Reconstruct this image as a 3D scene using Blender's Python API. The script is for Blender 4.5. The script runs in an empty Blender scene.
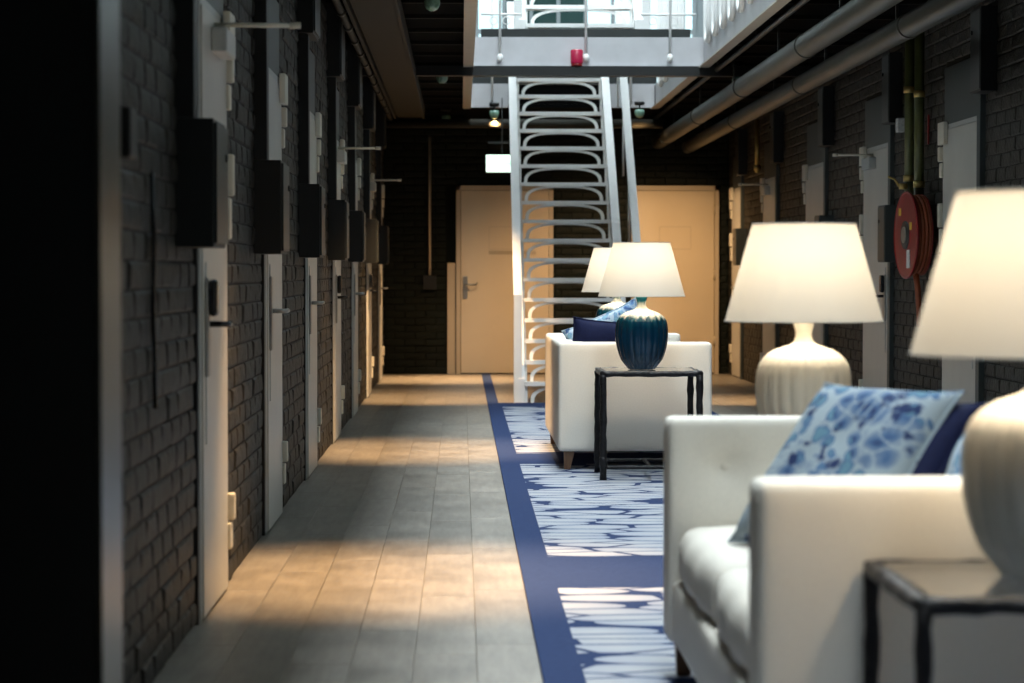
import bpy, bmesh, math, random
from mathutils import Vector, Matrix, Euler
random.seed(7)
PI = math.pi
S = bpy.context.scene
C = S.collection

# ------------------------------------------------------------------ camera, world, large lights, exposure
cd = bpy.data.cameras.new('camera'); cam = bpy.data.objects.new('camera', cd); C.objects.link(cam)
cd.sensor_width = 36.0; cd.lens = 85.0; cd.clip_start = 0.05; cd.clip_end = 200
cam.location = (0, 0, 1.09)
cam.rotation_euler = (math.radians(90 - 1.66), 0, math.radians(-1.21))
cd.dof.use_dof = True; cd.dof.focus_distance = 12.7; cd.dof.aperture_fstop = 4.0
S.camera = cam
w = bpy.data.worlds.new('world'); S.world = w; w.use_nodes = True
w.node_tree.nodes['Background'].inputs[0].default_value = (0.80, 0.9, 0.92, 1)
w.node_tree.nodes['Background'].inputs[1].default_value = 0.25
S.view_settings.view_transform = 'Standard'; S.view_settings.look = 'None'
S.view_settings.gamma = 1; S.view_settings.use_curve_mapping = False
S.view_settings.exposure = 0.2
SKY_POWER = 2500.0
BULB_POWER = 8.6
SPOT_POWER = 760.0
WARM = (1.0, 0.62, 0.30)

def area_light(name, loc, sx, sy, power, color, rot=(0, 0, 0)):
    l = bpy.data.lights.new(name, 'AREA'); l.shape = 'RECTANGLE'; l.size = sx; l.size_y = sy
    l.energy = power; l.color = color
    o = bpy.data.objects.new(name, l); C.objects.link(o); o.location = loc; o.rotation_euler = rot
    return o
area_light('skylight_daylight', (1.0, 12.0, 11.1), 1.9, 26.0, SKY_POWER, (0.87, 0.955, 1.0))

# ------------------------------------------------------------------ materials
def mat(name, col, rough=0.5, metal=0.0, var=0.0, vscale=8.0, bump=0.0, bscale=40.0, rnd=0.0, emis=None, estr=0.0,
        trans=0.0, coat=0.0, col2=None, spec=None, stretch=None):
    m = bpy.data.materials.new(name); m.use_nodes = True
    nt = m.node_tree; N = nt.nodes; L = nt.links; b = N['Principled BSDF']
    b.inputs['Base Color'].default_value = (*col, 1); b.inputs['Roughness'].default_value = rough
    b.inputs['Metallic'].default_value = metal
    if spec is not None: b.inputs['Specular IOR Level'].default_value = spec
    if trans: b.inputs['Transmission Weight'].default_value = trans
    if coat: b.inputs['Coat Weight'].default_value = coat; b.inputs['Coat Roughness'].default_value = 0.08
    if emis: b.inputs['Emission Color'].default_value = (*emis, 1); b.inputs['Emission Strength'].default_value = estr
    tc = N.new('ShaderNodeTexCoord'); src = tc.outputs['Object']
    if stretch:
        mp = N.new('ShaderNodeMapping'); mp.inputs['Scale'].default_value = stretch
        L.new(src, mp.inputs[0]); src = mp.outputs[0]
    out = None
    if var or col2:
        n = N.new('ShaderNodeTexNoise'); n.inputs['Scale'].default_value = vscale; n.inputs['Detail'].default_value = 5
        n.inputs['Roughness'].default_value = 0.6
        L.new(src, n.inputs['Vector'])
        r = N.new('ShaderNodeValToRGB'); L.new(n.outputs['Fac'], r.inputs[0])
        r.color_ramp.elements[0].position = 0.3; r.color_ramp.elements[1].position = 0.7
        c2 = col2 or tuple(c * (1 - var) for c in col)
        r.color_ramp.elements[0].color = (*c2, 1); r.color_ramp.elements[1].color = (*[min(1, c * (1 + var * .5)) for c in col], 1)
        out = r.outputs[0]
    if rnd:
        oi = N.new('ShaderNodeObjectInfo'); hs = N.new('ShaderNodeHueSaturation')
        mr = N.new('ShaderNodeMapRange'); mr.inputs[3].default_value = 1 - rnd; mr.inputs[4].default_value = 1 + rnd
        L.new(oi.outputs['Random'], mr.inputs[0]); L.new(mr.outputs[0], hs.inputs['Value'])
        if out: L.new(out, hs.inputs['Color'])
        else: hs.inputs['Color'].default_value = (*col, 1)
        out = hs.outputs[0]
    if out: L.new(out, b.inputs['Base Color'])
    if bump:
        n2 = N.new('ShaderNodeTexNoise'); n2.inputs['Scale'].default_value = bscale; n2.inputs['Detail'].default_value = 6
        L.new(src, n2.inputs['Vector'])
        bp = N.new('ShaderNodeBump'); bp.inputs['Strength'].default_value = bump; bp.inputs['Distance'].default_value = 0.01
        L.new(n2.outputs['Fac'], bp.inputs['Height']); L.new(bp.outputs[0], b.inputs['Normal'])
    return m

M = {}
M['brick'] = mat('painted_brick', (0.020, 0.0175, 0.012), .55, var=.5, vscale=14, bump=1.0, bscale=35, rnd=.25, spec=.35)
M['brick_j'] = mat('painted_brick_wall', (0.019, 0.017, 0.012), .55, var=.5, vscale=9, bump=1.0, bscale=35, spec=.35)
M['mortar'] = mat('painted_mortar', (0.015, 0.0135, 0.010), .75, spec=.2, var=.3, vscale=20, bump=.6, bscale=60)
M['farbrick'] = mat('dark_green_brick', (0.005, 0.008, 0.006), .6, spec=.2, var=.4, vscale=9, bump=.5, bscale=50, rnd=.2)
M['farmortar'] = mat('dark_green_mortar', (0.004, 0.006, 0.005), .8, spec=.1, var=.2, vscale=20)
M['upper'] = mat('white_plaster', (0.30, 0.34, 0.35), .7, var=.06, vscale=3)
M['blackpaint'] = mat('black_paint', (0.006, 0.007, 0.007), .45, var=.2, vscale=6)
M['darksteel'] = mat('dark_grey_steel', (0.026, 0.031, 0.031), .35, var=.15, vscale=5)
M['slate'] = mat('slate_frame_paint', (0.050, 0.062, 0.062), .45, var=.1, vscale=5)
M['pierstrip'] = mat('bronze_grey_cladding', (0.042, 0.040, 0.032), .3, var=.1, vscale=5, metal=.1)
M['door'] = mat('white_door_paint', (0.56, 0.54, 0.49), .35, var=.07, vscale=3)
M['doorframe'] = mat('white_frame_paint', (0.50, 0.51, 0.49), .4, var=.07, vscale=5)
M['hinge'] = mat('cream_hinge_paint', (0.70, 0.66, 0.55), .4, var=.08, vscale=12)
M['farddoor'] = mat('cream_door_paint', (0.60, 0.50, 0.36), .45, var=.05, vscale=2)
M['fardframe'] = mat('tan_frame_paint', (0.50, 0.42, 0.31), .45, var=.05, vscale=4)
M['steel'] = mat('brushed_steel', (0.42, 0.41, 0.38), .32, metal=.9, var=.1, vscale=20)
M['blackplastic'] = mat('black_plastic', (0.01, 0.01, 0.012), .25)
M['white_iron'] = mat('white_painted_iron', (0.86, 0.86, 0.84), .4, var=.05, vscale=6)
M['fascia'] = mat('greyish_white_fascia', (0.52, 0.52, 0.54), .45, var=.1, vscale=4)
M['grey_flange'] = mat('cream_painted_flange', (0.55, 0.50, 0.42), .45, var=.08, vscale=6)
M['duct'] = mat('dark_duct_paint', (0.024, 0.022, 0.016), .6, spec=.25, var=.12, vscale=3)
M['pipe'] = mat('galvanised_pipe', (0.070, 0.072, 0.060), .45, metal=.1, var=.2, vscale=3)
M['olive'] = mat('olive_pipe_paint', (0.11, 0.12, 0.04), .35, var=.3, vscale=10)
M['brass'] = mat('aged_brass', (0.55, 0.40, 0.14), .3, metal=.8, var=.15, vscale=10)
M['ceil'] = mat('black_ceiling', (0.003, 0.003, 0.003), .9, spec=.05, var=.2, vscale=5)
M['rib'] = mat('dark_joist', (0.008, 0.008, 0.006), .7, spec=.15, var=.2, vscale=5)
M['red'] = mat('red_enamel', (0.28, 0.010, 0.010), .3, var=.15, vscale=20)
M['redlens'] = mat('red_beacon_lens', (0.30, 0.010, 0.04), .25, emis=(0.35, 0.01, 0.06), estr=.25)
M['hose'] = mat('orange_brown_hose', (0.34, 0.075, 0.025), .45, var=.25, vscale=20)
M['yellow'] = mat('yellow_sticker', (0.75, 0.50, 0.05), .5, var=.05)
M['paper'] = mat('white_sticker', (0.75, 0.75, 0.72), .6, var=.1, vscale=60, col2=(.45, .45, .45))
M['fabric'] = mat('off_white_linen', (0.85, 0.80, 0.71), .85, var=.05, vscale=140, bump=.35, bscale=420, spec=.2)
M['navy'] = mat('navy_fabric', (0.008, 0.012, 0.050), .8, var=.2, vscale=60, bump=.3, bscale=300, spec=.2)
M['wood'] = mat('brown_wood', (0.16, 0.085, 0.045), .45, var=.35, vscale=12, stretch=(6, 6, 1))
M['darkleg'] = mat('dark_wood', (0.03, 0.02, 0.015), .45, var=.3, vscale=12)
M['iron'] = mat('hammered_black_iron', (0.020, 0.019, 0.020), .42, metal=.55, var=.5, vscale=45, bump=.8, bscale=70)
M['cord'] = mat('clear_brass_cord', (0.35, 0.27, 0.15), .35, var=.1)
M['glass_t'] = mat('table_glass', (0.97, 0.98, 0.97), .03, trans=1.0)
M['bulb'] = mat('lit_bulb', (1, .9, .7), .5, emis=(1, .78, .5), estr=8)
M['lens'] = mat('lit_spot_lens', (.5, .9, .7), .1, emis=(.9, .8, .5), estr=.6)
M['domeglass'] = mat('glass_dome', (.22, .40, .30), .08, coat=1.0, var=.5, vscale=20)
M['skypane'] = mat('skylit_pane', (.6, .8, .85), .3, emis=(0.62, 0.84, 0.86), estr=.80)
M['darkpane'] = mat('dark_green_pane', (.03, .07, .065), .15)
M['roofpane'] = mat('roof_pane', (.6, .8, .85), .3, emis=(0.60, 0.85, 0.95), estr=1.2)
M['screen'] = mat('exit_sign_face', (.9, 1, .95), .4, emis=(0.72, 1.0, 0.84), estr=1.8)
M['screeng'] = mat('exit_sign_green', (.6, .95, .8), .4, emis=(0.50, 1.0, 0.72), estr=1.4)
M['label'] = mat('tan_nameplate', (0.40, 0.33, 0.23), .5, var=.1)

def shade_mat():
    m = bpy.data.materials.new('lampshade_linen'); m.use_nodes = True
    nt = m.node_tree; N = nt.nodes; L = nt.links; N.clear()
    o = N.new('ShaderNodeOutputMaterial'); a = N.new('ShaderNodeAddShader')
    d = N.new('ShaderNodeBsdfDiffuse'); t = N.new('ShaderNodeBsdfTranslucent')
    d.inputs[0].default_value = (.46, .45, .42, 1); t.inputs[0].default_value = (.118, .117, .111, 1)
    n = N.new('ShaderNodeTexNoise'); n.inputs['Scale'].default_value = 500
    bp = N.new('ShaderNodeBump'); bp.inputs['Strength'].default_value = .1
    L.new(n.outputs[0], bp.inputs['Height']); L.new(bp.outputs[0], d.inputs['Normal'])
    L.new(d.outputs[0], a.inputs[0]); L.new(t.outputs[0], a.inputs[1]); L.new(a.outputs[0], o.inputs[0])
    return m
M['shade'] = shade_mat()

def plank_mat():
    m = mat('greyed_oak_plank', (.3, .27, .23), .42, rnd=.08)
    nt = m.node_tree; N = nt.nodes; L = nt.links; b = N['Principled BSDF']
    hs = [n for n in N if n.type == 'HUE_SAT'][0]; tc = [n for n in N if n.type == 'TEX_COORD'][0]
    oi = [n for n in N if n.type == 'OBJECT_INFO'][0]
    ad = N.new('ShaderNodeVectorMath'); ad.operation = 'MULTIPLY_ADD'
    cb = N.new('ShaderNodeCombineXYZ'); L.new(oi.outputs['Random'], cb.inputs[0]); L.new(oi.outputs['Random'], cb.inputs[1])
    ad.inputs[1].default_value = (30, 30, 30); L.new(cb.outputs[0], ad.inputs[0]); L.new(tc.outputs['Object'], ad.inputs[2])
    mp = N.new('ShaderNodeMapping'); mp.inputs['Scale'].default_value = (14, 1.6, 1); L.new(ad.outputs[0], mp.inputs[0])
    n = N.new('ShaderNodeTexNoise'); n.inputs['Scale'].default_value = 2.2; n.inputs['Detail'].default_value = 8; n.inputs['Roughness'].default_value = .65
    L.new(mp.outputs[0], n.inputs['Vector'])
    n2 = N.new('ShaderNodeTexNoise'); n2.inputs['Scale'].default_value = 3.0; n2.inputs['Detail'].default_value = 4; L.new(ad.outputs[0], n2.inputs['Vector'])
    mx = N.new('ShaderNodeMath'); mx.operation = 'ADD'; L.new(n.outputs[0], mx.inputs[0]); L.new(n2.outputs[0], mx.inputs[1])
    r = N.new('ShaderNodeValToRGB'); r.color_ramp.elements[0].position = .72; r.color_ramp.elements[1].position = 1.25
    hf = N.new('ShaderNodeMath'); hf.operation = 'MULTIPLY'; hf.inputs[1].default_value = .5
    L.new(mx.outputs[0], hf.inputs[0]); L.new(hf.outputs[0], r.inputs[0])
    r.color_ramp.elements[0].position = .36; r.color_ramp.elements[1].position = .64
    r.color_ramp.elements[0].color = (.155, .137, .114, 1); r.color_ramp.elements[1].color = (.285, .255, .215, 1)
    L.new(r.outputs[0], hs.inputs['Color'])
    mr = N.new('ShaderNodeMapRange'); mr.inputs[3].default_value = .34; mr.inputs[4].default_value = .55
    L.new(n2.outputs[0], mr.inputs[0]); L.new(mr.outputs[0], b.inputs['Roughness'])
    return m
M['plank'] = plank_mat()

def carpet_mat():
    m = mat('carpet_blue_pebble', (.05, .07, .2), .95, spec=.1, bump=.3, bscale=350)
    nt = m.node_tree; N = nt.nodes; L = nt.links; b = N['Principled BSDF']
    tc = [n for n in N if n.type == 'TEX_COORD'][0]
    mp = N.new('ShaderNodeMapping'); mp.inputs['Scale'].default_value = (3.0, 7.2, 0.001); L.new(tc.outputs['Object'], mp.inputs[0])
    def math_(op, a, bb=None, v=None):
        k = N.new('ShaderNodeMath'); k.operation = op; L.new(a, k.inputs[0])
        if bb is not None: L.new(bb, k.inputs[1])
        if v is not None: k.inputs[1].default_value = v
        return k.outputs[0]
    ve = N.new('ShaderNodeTexVoronoi'); ve.voronoi_dimensions = '2D'; ve.feature = 'DISTANCE_TO_EDGE'; ve.inputs['Scale'].default_value = 1; ve.inputs['Randomness'].default_value = .85
    vf = N.new('ShaderNodeTexVoronoi'); vf.voronoi_dimensions = '2D'; vf.feature = 'F1'; vf.inputs['Scale'].default_value = 1; vf.inputs['Randomness'].default_value = .85
    L.new(mp.outputs[0], ve.inputs['Vector']); L.new(mp.outputs[0], vf.inputs['Vector'])
    a = math_('GREATER_THAN', ve.outputs['Distance'], v=.045)
    c = math_('LESS_THAN', vf.outputs['Distance'], v=.60)
    cell = math_('MULTIPLY', a, c)
    sx = N.new('ShaderNodeSeparateXYZ'); L.new(tc.outputs['Object'], sx.inputs[0])
    x, y = sx.outputs[0], sx.outputs[1]
    inx = math_('MULTIPLY', math_('GREATER_THAN', x, v=.33), math_('LESS_THAN', x, v=1.84))
    tot = None
    for y0, y1 in ((3.5, 8.24), (9.15, 13.56), (14.37, 19.3)):
        p = math_('MULTIPLY', math_('GREATER_THAN', y, v=y0), math_('LESS_THAN', y, v=y1))
        tot = p if tot is None else math_('ADD', tot, p)
    f = math_('MULTIPLY', math_('MULTIPLY', cell, inx), tot)
    nz = N.new('ShaderNodeTexNoise'); nz.inputs['Scale'].default_value = 60; L.new(tc.outputs['Object'], nz.inputs['Vector'])
    rb = N.new('ShaderNodeValToRGB'); L.new(nz.outputs[0], rb.inputs[0])
    rb.color_ramp.elements[0].color = (.022, .038, .095, 1); rb.color_ramp.elements[1].color = (.034, .055, .135, 1)
    rw = N.new('ShaderNodeValToRGB'); L.new(vf.outputs['Distance'], rw.inputs[0])
    rw.color_ramp.elements[0].color = (.42, .43, .45, 1); rw.color_ramp.elements[1].color = (.30, .33, .40, 1); rw.color_ramp.elements[1].position = .7
    mx = N.new('ShaderNodeMix'); mx.data_type = 'RGBA'
    L.new(f, mx.inputs[0]); L.new(rb.outputs[0], mx.inputs[6]); L.new(rw.outputs[0], mx.inputs[7])
    L.new(mx.outputs[2], b.inputs['Base Color'])
    return m
M['carpet'] = carpet_mat()
M['carpet_edge'] = mat('carpet_blue_border', (.028, .047, .115), .95, spec=.1, var=.2, vscale=60)

def floral_mat(name, scale, light, mid, dark, leaf):
    m = mat(name, light, .85, spec=.15, bump=.25, bscale=300)
    nt = m.node_tree; N = nt.nodes; L = nt.links; b = N['Principled BSDF']
    tc = [n for n in N if n.type == 'TEX_COORD'][0]
    n = N.new('ShaderNodeTexNoise'); n.inputs['Scale'].default_value = scale * 2.2; n.inputs['Detail'].default_value = 4
    L.new(tc.outputs['Object'], n.inputs['Vector'])
    ad = N.new('ShaderNodeVectorMath'); ad.operation = 'MULTIPLY_ADD'; ad.inputs[1].default_value = (.07, .07, .07)
    L.new(n.outputs['Color'], ad.inputs[0]); L.new(tc.outputs['Object'], ad.inputs[2])
    def mth(op, a, v=None, bb=None):
        k = N.new('ShaderNodeMath'); k.operation = op; L.new(a, k.inputs[0])
        if v is not None: k.inputs[1].default_value = v
        if bb is not None: L.new(bb, k.inputs[1])
        return k.outputs[0]
    def ramp(src, stops):
        r = N.new('ShaderNodeValToRGB'); L.new(src, r.inputs[0]); e = r.color_ramp.elements
        e[0].position, e[0].color = stops[0][0], (*stops[0][1], 1); e[1].position, e[1].color = stops[-1][0], (*stops[-1][1], 1)
        for p, c in stops[1:-1]: q = e.new(p); q.color = (*c, 1)
        return r.outputs[0]
    def mix(f, a, c):
        x = N.new('ShaderNodeMix'); x.data_type = 'RGBA'; L.new(f, x.inputs[0]); L.new(a, x.inputs[6]); L.new(c, x.inputs[7]); return x.outputs[2]
    big = N.new('ShaderNodeTexVoronoi'); big.inputs['Scale'].default_value = scale; L.new(ad.outputs[0], big.inputs['Vector'])
    small = N.new('ShaderNodeTexVoronoi'); small.inputs['Scale'].default_value = scale * 3.4; L.new(ad.outputs[0], small.inputs['Vector'])
    edge = N.new('ShaderNodeTexVoronoi'); edge.feature = 'DISTANCE_TO_EDGE'; edge.inputs['Scale'].default_value = scale * 3.4; L.new(ad.outputs[0], edge.inputs['Vector'])
    petals = ramp(small.outputs['Distance'], [(.10, dark), (.30, mid), (.62, tuple((a + b_) / 2 for a, b_ in zip(light, mid))), (.8, light)])
    vein = ramp(edge.outputs['Distance'], [(.02, (0, 0, 0)), (.05, (1, 1, 1))])
    lite = N.new('ShaderNodeRGB'); lite.outputs[0].default_value = (*light, 1)
    flower = mix(vein, lite.outputs[0], petals)
    leaves = ramp(small.outputs['Distance'], [(.26, leaf), (.42, mid), (.47, light), (.7, light)])
    infl = mth('LESS_THAN', big.outputs['Distance'], v=.50)
    col = mix(infl, leaves, flower)
    ring = ramp(mth('ABSOLUTE', mth('SUBTRACT', big.outputs['Distance'], v=.50)), [(.015, dark), (.035, (1, 1, 1))])
    n3 = N.new('ShaderNodeTexNoise'); n3.inputs['Scale'].default_value = scale * 3; n3.inputs['Detail'].default_value = 5; L.new(tc.outputs['Object'], n3.inputs['Vector'])
    spots = ramp(n3.outputs[0], [(.38, (0, 0, 0)), (.43, (1, 1, 1))])
    dk = N.new('ShaderNodeRGB'); dk.outputs[0].default_value = (*dark, 1)
    col = mix(spots, dk.outputs[0], col)
    L.new(col, b.inputs['Base Color'])
    return m
M['floral'] = floral_mat('blue_floral_cotton', 5.6, (.34, .40, .44), (.075, .14, .27), (.022, .038, .11), (.13, .25, .33))
M['floral2'] = floral_mat('pale_blue_print', 8.0, (.60, .70, .78), (.20, .36, .58), (.07, .14, .33), (.3, .5, .62))

def glaze_mat(name, top, low, mid, z0, z1, neck=None):
    m = mat(name, low, .16, coat=.25, spec=.4)
    nt = m.node_tree; N = nt.nodes; L = nt.links; b = N['Principled BSDF']
    tc = [n for n in N if n.type == 'TEX_COORD'][0]
    sx = N.new('ShaderNodeSeparateXYZ'); L.new(tc.outputs['Object'], sx.inputs[0])
    mp = N.new('ShaderNodeMapping'); mp.inputs['Scale'].default_value = (45, 45, 12); L.new(tc.outputs['Object'], mp.inputs[0])
    n = N.new('ShaderNodeTexNoise'); n.inputs['Scale'].default_value = 1; n.inputs['Detail'].default_value = 5; L.new(mp.outputs[0], n.inputs['Vector'])
    k = N.new('ShaderNodeMath'); k.operation = 'MULTIPLY_ADD'; k.inputs[1].default_value = .10; L.new(n.outputs[0], k.inputs[0]); L.new(sx.outputs[2], k.inputs[2])
    mr = N.new('ShaderNodeMapRange'); mr.inputs[1].default_value = z0; mr.inputs[2].default_value = z1; L.new(k.outputs[0], mr.inputs[0])
    r = N.new('ShaderNodeValToRGB'); L.new(mr.outputs[0], r.inputs[0])
    e = r.color_ramp.elements; e[0].position = 0; e[0].color = (*low, 1)
    x = e.new(.35); x.color = (*mid, 1)
    x = e.new(.55); x.color = (*top, 1)
    if neck:
        x = e.new(.86); x.color = (*top, 1); e[-1].position = 1; e[-1].color = (*neck, 1)
    else: e[-1].position = 1; e[-1].color = (*top, 1)
    L.new(r.outputs[0], b.inputs['Base Color'])
    return m
M['blueglaze'] = glaze_mat('teal_blue_glaze', (.55, .58, .53), (.003, .036, .075), (.004, .075, .11), .265, .410, neck=(.01, .12, .15))
M['creamglaze'] = glaze_mat('cream_glaze', (.78, .75, .66), (.70, .66, .55), (.73, .69, .59), .0, .30)
for m_ in (M['creamglaze'],):
    m_.node_tree.nodes['Principled BSDF'].inputs['Roughness'].default_value = .35
    m_.node_tree.nodes['Principled BSDF'].inputs['Coat Weight'].default_value = .15

# ------------------------------------------------------------------ mesh helpers
def box(bm, x0, x1, y0, y1, z0, z1, bev=0.0):
    r = bmesh.ops.create_cube(bm, size=1.0)
    vs = r['verts']
    bmesh.ops.scale(bm, vec=(abs(x1 - x0), abs(y1 - y0), abs(z1 - z0)), verts=vs)
    bmesh.ops.translate(bm, vec=((x0 + x1) / 2, (y0 + y1) / 2, (z0 + z1) / 2), verts=vs)
    if bev:
        es = {e for v in vs for e in v.link_edges}
        bmesh.ops.bevel(bm, geom=list(es), offset=bev, segments=2, affect='EDGES', profile=.5)
    return bm

def tube(bm, pts, r, seg=10, closed=False, cap=True, flat=None):
    pts = [Vector(p) for p in pts]; n = len(pts)
    rad = r if isinstance(r, (list, tuple)) else [r] * n
    rings = []; up = None
    for i, p in enumerate(pts):
        if closed: d = pts[(i + 1) % n] - pts[i - 1]
        else: d = (pts[min(i + 1, n - 1)] - pts[max(i - 1, 0)])
        d.normalize()
        if up is None:
            up = Vector((0, 0, 1)) if abs(d.z) < .9 else Vector((1, 0, 0))
        s = d.cross(up)
        if s.length < 1e-5: s = d.cross(Vector((0, 1, 0)))
        s.normalize(); up = s.cross(d).normalized()
        ring = []
        for k in range(seg):
            a = 2 * PI * k / seg
            fx, fy = (flat if flat else (1, 1))
            ring.append(bm.verts.new(p + (s * math.cos(a) * fx + up * math.sin(a) * fy) * rad[i]))
        rings.append(ring)
    m = n if closed else n - 1
    for i in range(m):
        A, B = rings[i], rings[(i + 1) % n]
        for k in range(seg):
            f = bm.faces.new((A[k], A[(k + 1) % seg], B[(k + 1) % seg], B[k])); f.smooth = True
    if cap and not closed:
        bm.faces.new(rings[0][::-1]); bm.faces.new(rings[-1])
    return bm

def lathe(bm, prof, seg=48, rib=None, center=(0, 0, 0), caps=(True, True)):
    rings = []
    for i, (r, z) in enumerate(prof):
        ring = []
        for k in range(seg):
            a = 2 * PI * k / seg; rr = r
            if rib: rr = r * (1 + rib(a, i / (len(prof) - 1)))
            ring.append(bm.verts.new((center[0] + rr * math.cos(a), center[1] + rr * math.sin(a), center[2] + z)))
        rings.append(ring)
    for A, B in zip(rings, rings[1:]):
        for k in range(seg):
            f = bm.faces.new((A[k], A[(k + 1) % seg], B[(k + 1) % seg], B[k])); f.smooth = True
    if caps[0]: bm.faces.new(rings[0][::-1])
    if caps[1]: bm.faces.new(rings[-1])
    return bm

def rbox(bm, c, h, r, n=(6, 6, 6), fn=None):
    """rounded box, centre c, half sizes h"""
    def axis(hh, k):
        e = [hh - r + r * math.sin(PI / 2 * j / 3) for j in range(1, 4)]
        inner = [-(hh - r) + 2 * (hh - r) * j / k for j in range(k + 1)]
        return [-x for x in e[::-1]] + inner + e
    ax = [axis(h[i], n[i]) for i in range(3)]
    cache = {}
    def V(p):
        key = tuple(round(q, 5) for q in p)
        if key not in cache:
            P = Vector(p); q = Vector([max(-(h[i] - r), min(h[i] - r, P[i])) for i in range(3)])
            d = P - q
            if d.length > 1e-6:
                m_ = max(abs(d[i]) for i in range(3))
                P = q + d.normalized() * (r if m_ > 1e-6 else 0) * min(1, m_ / r) if r > 0 else P
            if fn: P = fn(P)
            cache[key] = bm.verts.new(P + Vector(c))
        return cache[key]
    for a in range(3):
        b_, c_ = (a + 1) % 3, (a + 2) % 3
        for sgn in (-1, 1):
            for i in range(len(ax[b_]) - 1):
                for j in range(len(ax[c_]) - 1):
                    q = []
                    for (ii, jj) in ((i, j), (i + 1, j), (i + 1, j + 1), (i, j + 1)):
                        p = [0, 0, 0]; p[a] = sgn * h[a]; p[b_] = ax[b_][ii]; p[c_] = ax[c_][jj]; q.append(V(p))
                    if len(set(q)) < 4: 
                        q2 = []
                        for v in q:
                            if v not in q2: q2.append(v)
                        if len(q2) < 3: continue
                        q = q2
                    if sgn < 0: q = q[::-1]
                    try: f = bm.faces.new(q); f.smooth = True
                    except ValueError: pass
    return bm

def obj(name, bm, m, parent=None, loc=None, smooth=False):
    me = bpy.data.meshes.new(name)
    bmesh.ops.recalc_face_normals(bm, faces=bm.faces[:])
    if smooth:
        for f in bm.faces: f.smooth = True
    bm.to_mesh(me); bm.free(); me.materials.append(m)
    o = bpy.data.objects.new(name, me); C.objects.link(o)
    if parent is not None: o.parent = parent
    if loc is not None: o.location = loc
    return o
def B(): return bmesh.new()
def tag(o, label, cat, group=None, kind=None):
    o['label'] = label; o['category'] = cat
    if group: o['group'] = group
    if kind: o['kind'] = kind
    return o
def thing(name, label, cat, loc=(0, 0, 0), rotz=0, group=None, kind=None):
    o = bpy.data.objects.new(name, None); C.objects.link(o); o.empty_display_size = .1
    o.location = loc; o.rotation_euler = (0, 0, rotz)
    return tag(o, label, cat, group, kind)
def copy_tree(o, parent=None):
    c = o.copy(); C.objects.link(c)
    if parent is not None: c.parent = parent
    for ch in [q for q in bpy.data.objects if q.parent == o and q != c]: copy_tree(ch, c)
    return c
def share(name, me, loc, parent, rot=None):
    o = bpy.data.objects.new(name, me); C.objects.link(o); o.parent = parent; o.location = loc
    if rot: o.rotation_euler = rot
    return o

XL, XR, YF = -0.82, 2.85, 25.7      # left wall, right wall, far wall
ZC = 2.75                            # underside of the dark ceiling
OX0, OX1 = 0.04, 1.94                # the light well
# doors: (near y, far y)
LD = [(7.47, 8.27), (10.0, 10.8), (12.62, 13.42), (15.3, 16.1), (17.95, 18.75), (20.75, 21.6), (23.7, 24.5)]
RD = [(13.2, 14.15), (15.95, 16.95), (18.8, 19.8), (21.7, 22.6), (24.4, 25.2)]

# ------------------------------------------------------------------ setting
floor = tag(obj('floor', box(B(), -1.1, 3.1, -2.5, 26.2, -.25, -.006), M['plank']), 'grey oak plank floor of the corridor', 'floor', kind='structure')
wl = B(); box(wl, -1.05, XL - .003, -2.5, 25.9, 0, 2.95)
wall_left = tag(obj('wall_left', wl, M['mortar']), 'dark painted brick wall with the row of cell doors on the left', 'wall', kind='structure')
wall_right = tag(obj('wall_right', box(B(), XR + .003, 3.1, -2.5, 25.9, 0, 2.95), M['mortar']), 'dark painted brick wall behind the table lamps and hose reel', 'wall', kind='structure')
wall_far = tag(obj('wall_far', box(B(), XL - .012, XR + .012, YF + .012, 25.95, 0, 2.95), M['farmortar']), 'blackish green end wall holding two cream doors', 'wall', kind='structure')
wall_back = tag(obj('wall_back', box(B(), XL - .012, XR + .012, -2.5, -2.3, 0, 11.2), M['farmortar']), 'dark end wall behind the viewer', 'wall', kind='structure')
cb = B()
box(cb, XL - .012, OX0, -2.3, YF, ZC, 2.94); box(cb, OX1, XR + .012, -2.3, YF, ZC, 2.94); box(cb, OX0, OX1, 24.0, YF, ZC, 2.94)
ceiling = tag(obj('ceiling', cb, M['ceil']), 'black underside of the galleries around the light well', 'ceiling', kind='structure')
# joists across the black ceiling
y = 3.0; 
jm = B(); box(jm, XL, OX0 - .01, -.02, .02, -.025, 0); jl = obj('ceiling_joist', jm, M['rib'], ceiling, (0, 2.2, ZC))
jm = B(); box(jm, OX1 + .01, XR, -.02, .02, -.025, 0); jr = obj('ceiling_joist', jm, M['rib'], ceiling, (0, 2.2, ZC))
for k in range(1, 26):
    share('ceiling_joist', jl.data, (0, 2.2 + .9 * k, ZC), ceiling); share('ceiling_joist', jr.data, (0, 2.2 + .9 * k, ZC), ceiling)

# ---- planks
PW, PL = .173, 1.22
meshes = {}
def plank_mesh(w_, l_):
    key = (round(w_, 3), round(l_, 3))
    if key not in meshes:
        bm = B(); g = .0008
        box(bm, g, w_ - g, g, l_ - g, -.006, 0)
        es = [e for e in bm.edges if all(v.co.z > -.001 for v in e.verts)]
        bmesh.ops.bevel(bm, geom=es, offset=.0012, segments=1, affect='EDGES')
        me = bpy.data.meshes.new('plank'); bm.to_mesh(me); bm.free(); me.materials.append(M['plank']); meshes[key] = me
    return meshes[key]
def planks(x0, x1, y0, y1):
    n = max(1, round((x1 - x0) / PW)); w_ = (x1 - x0) / n
    for i in range(n):
        y_ = y0 - [0, .7, .35, .95, .18][i % 5]
        while y_ < y1 - .02:
            a = max(y_, y0); b_ = min(y_ + PL, y1)
            if b_ - a > .03: share('plank', plank_mesh(w_, b_ - a), (x0 + i * w_, a, 0), floor)
            y_ += PL
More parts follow.
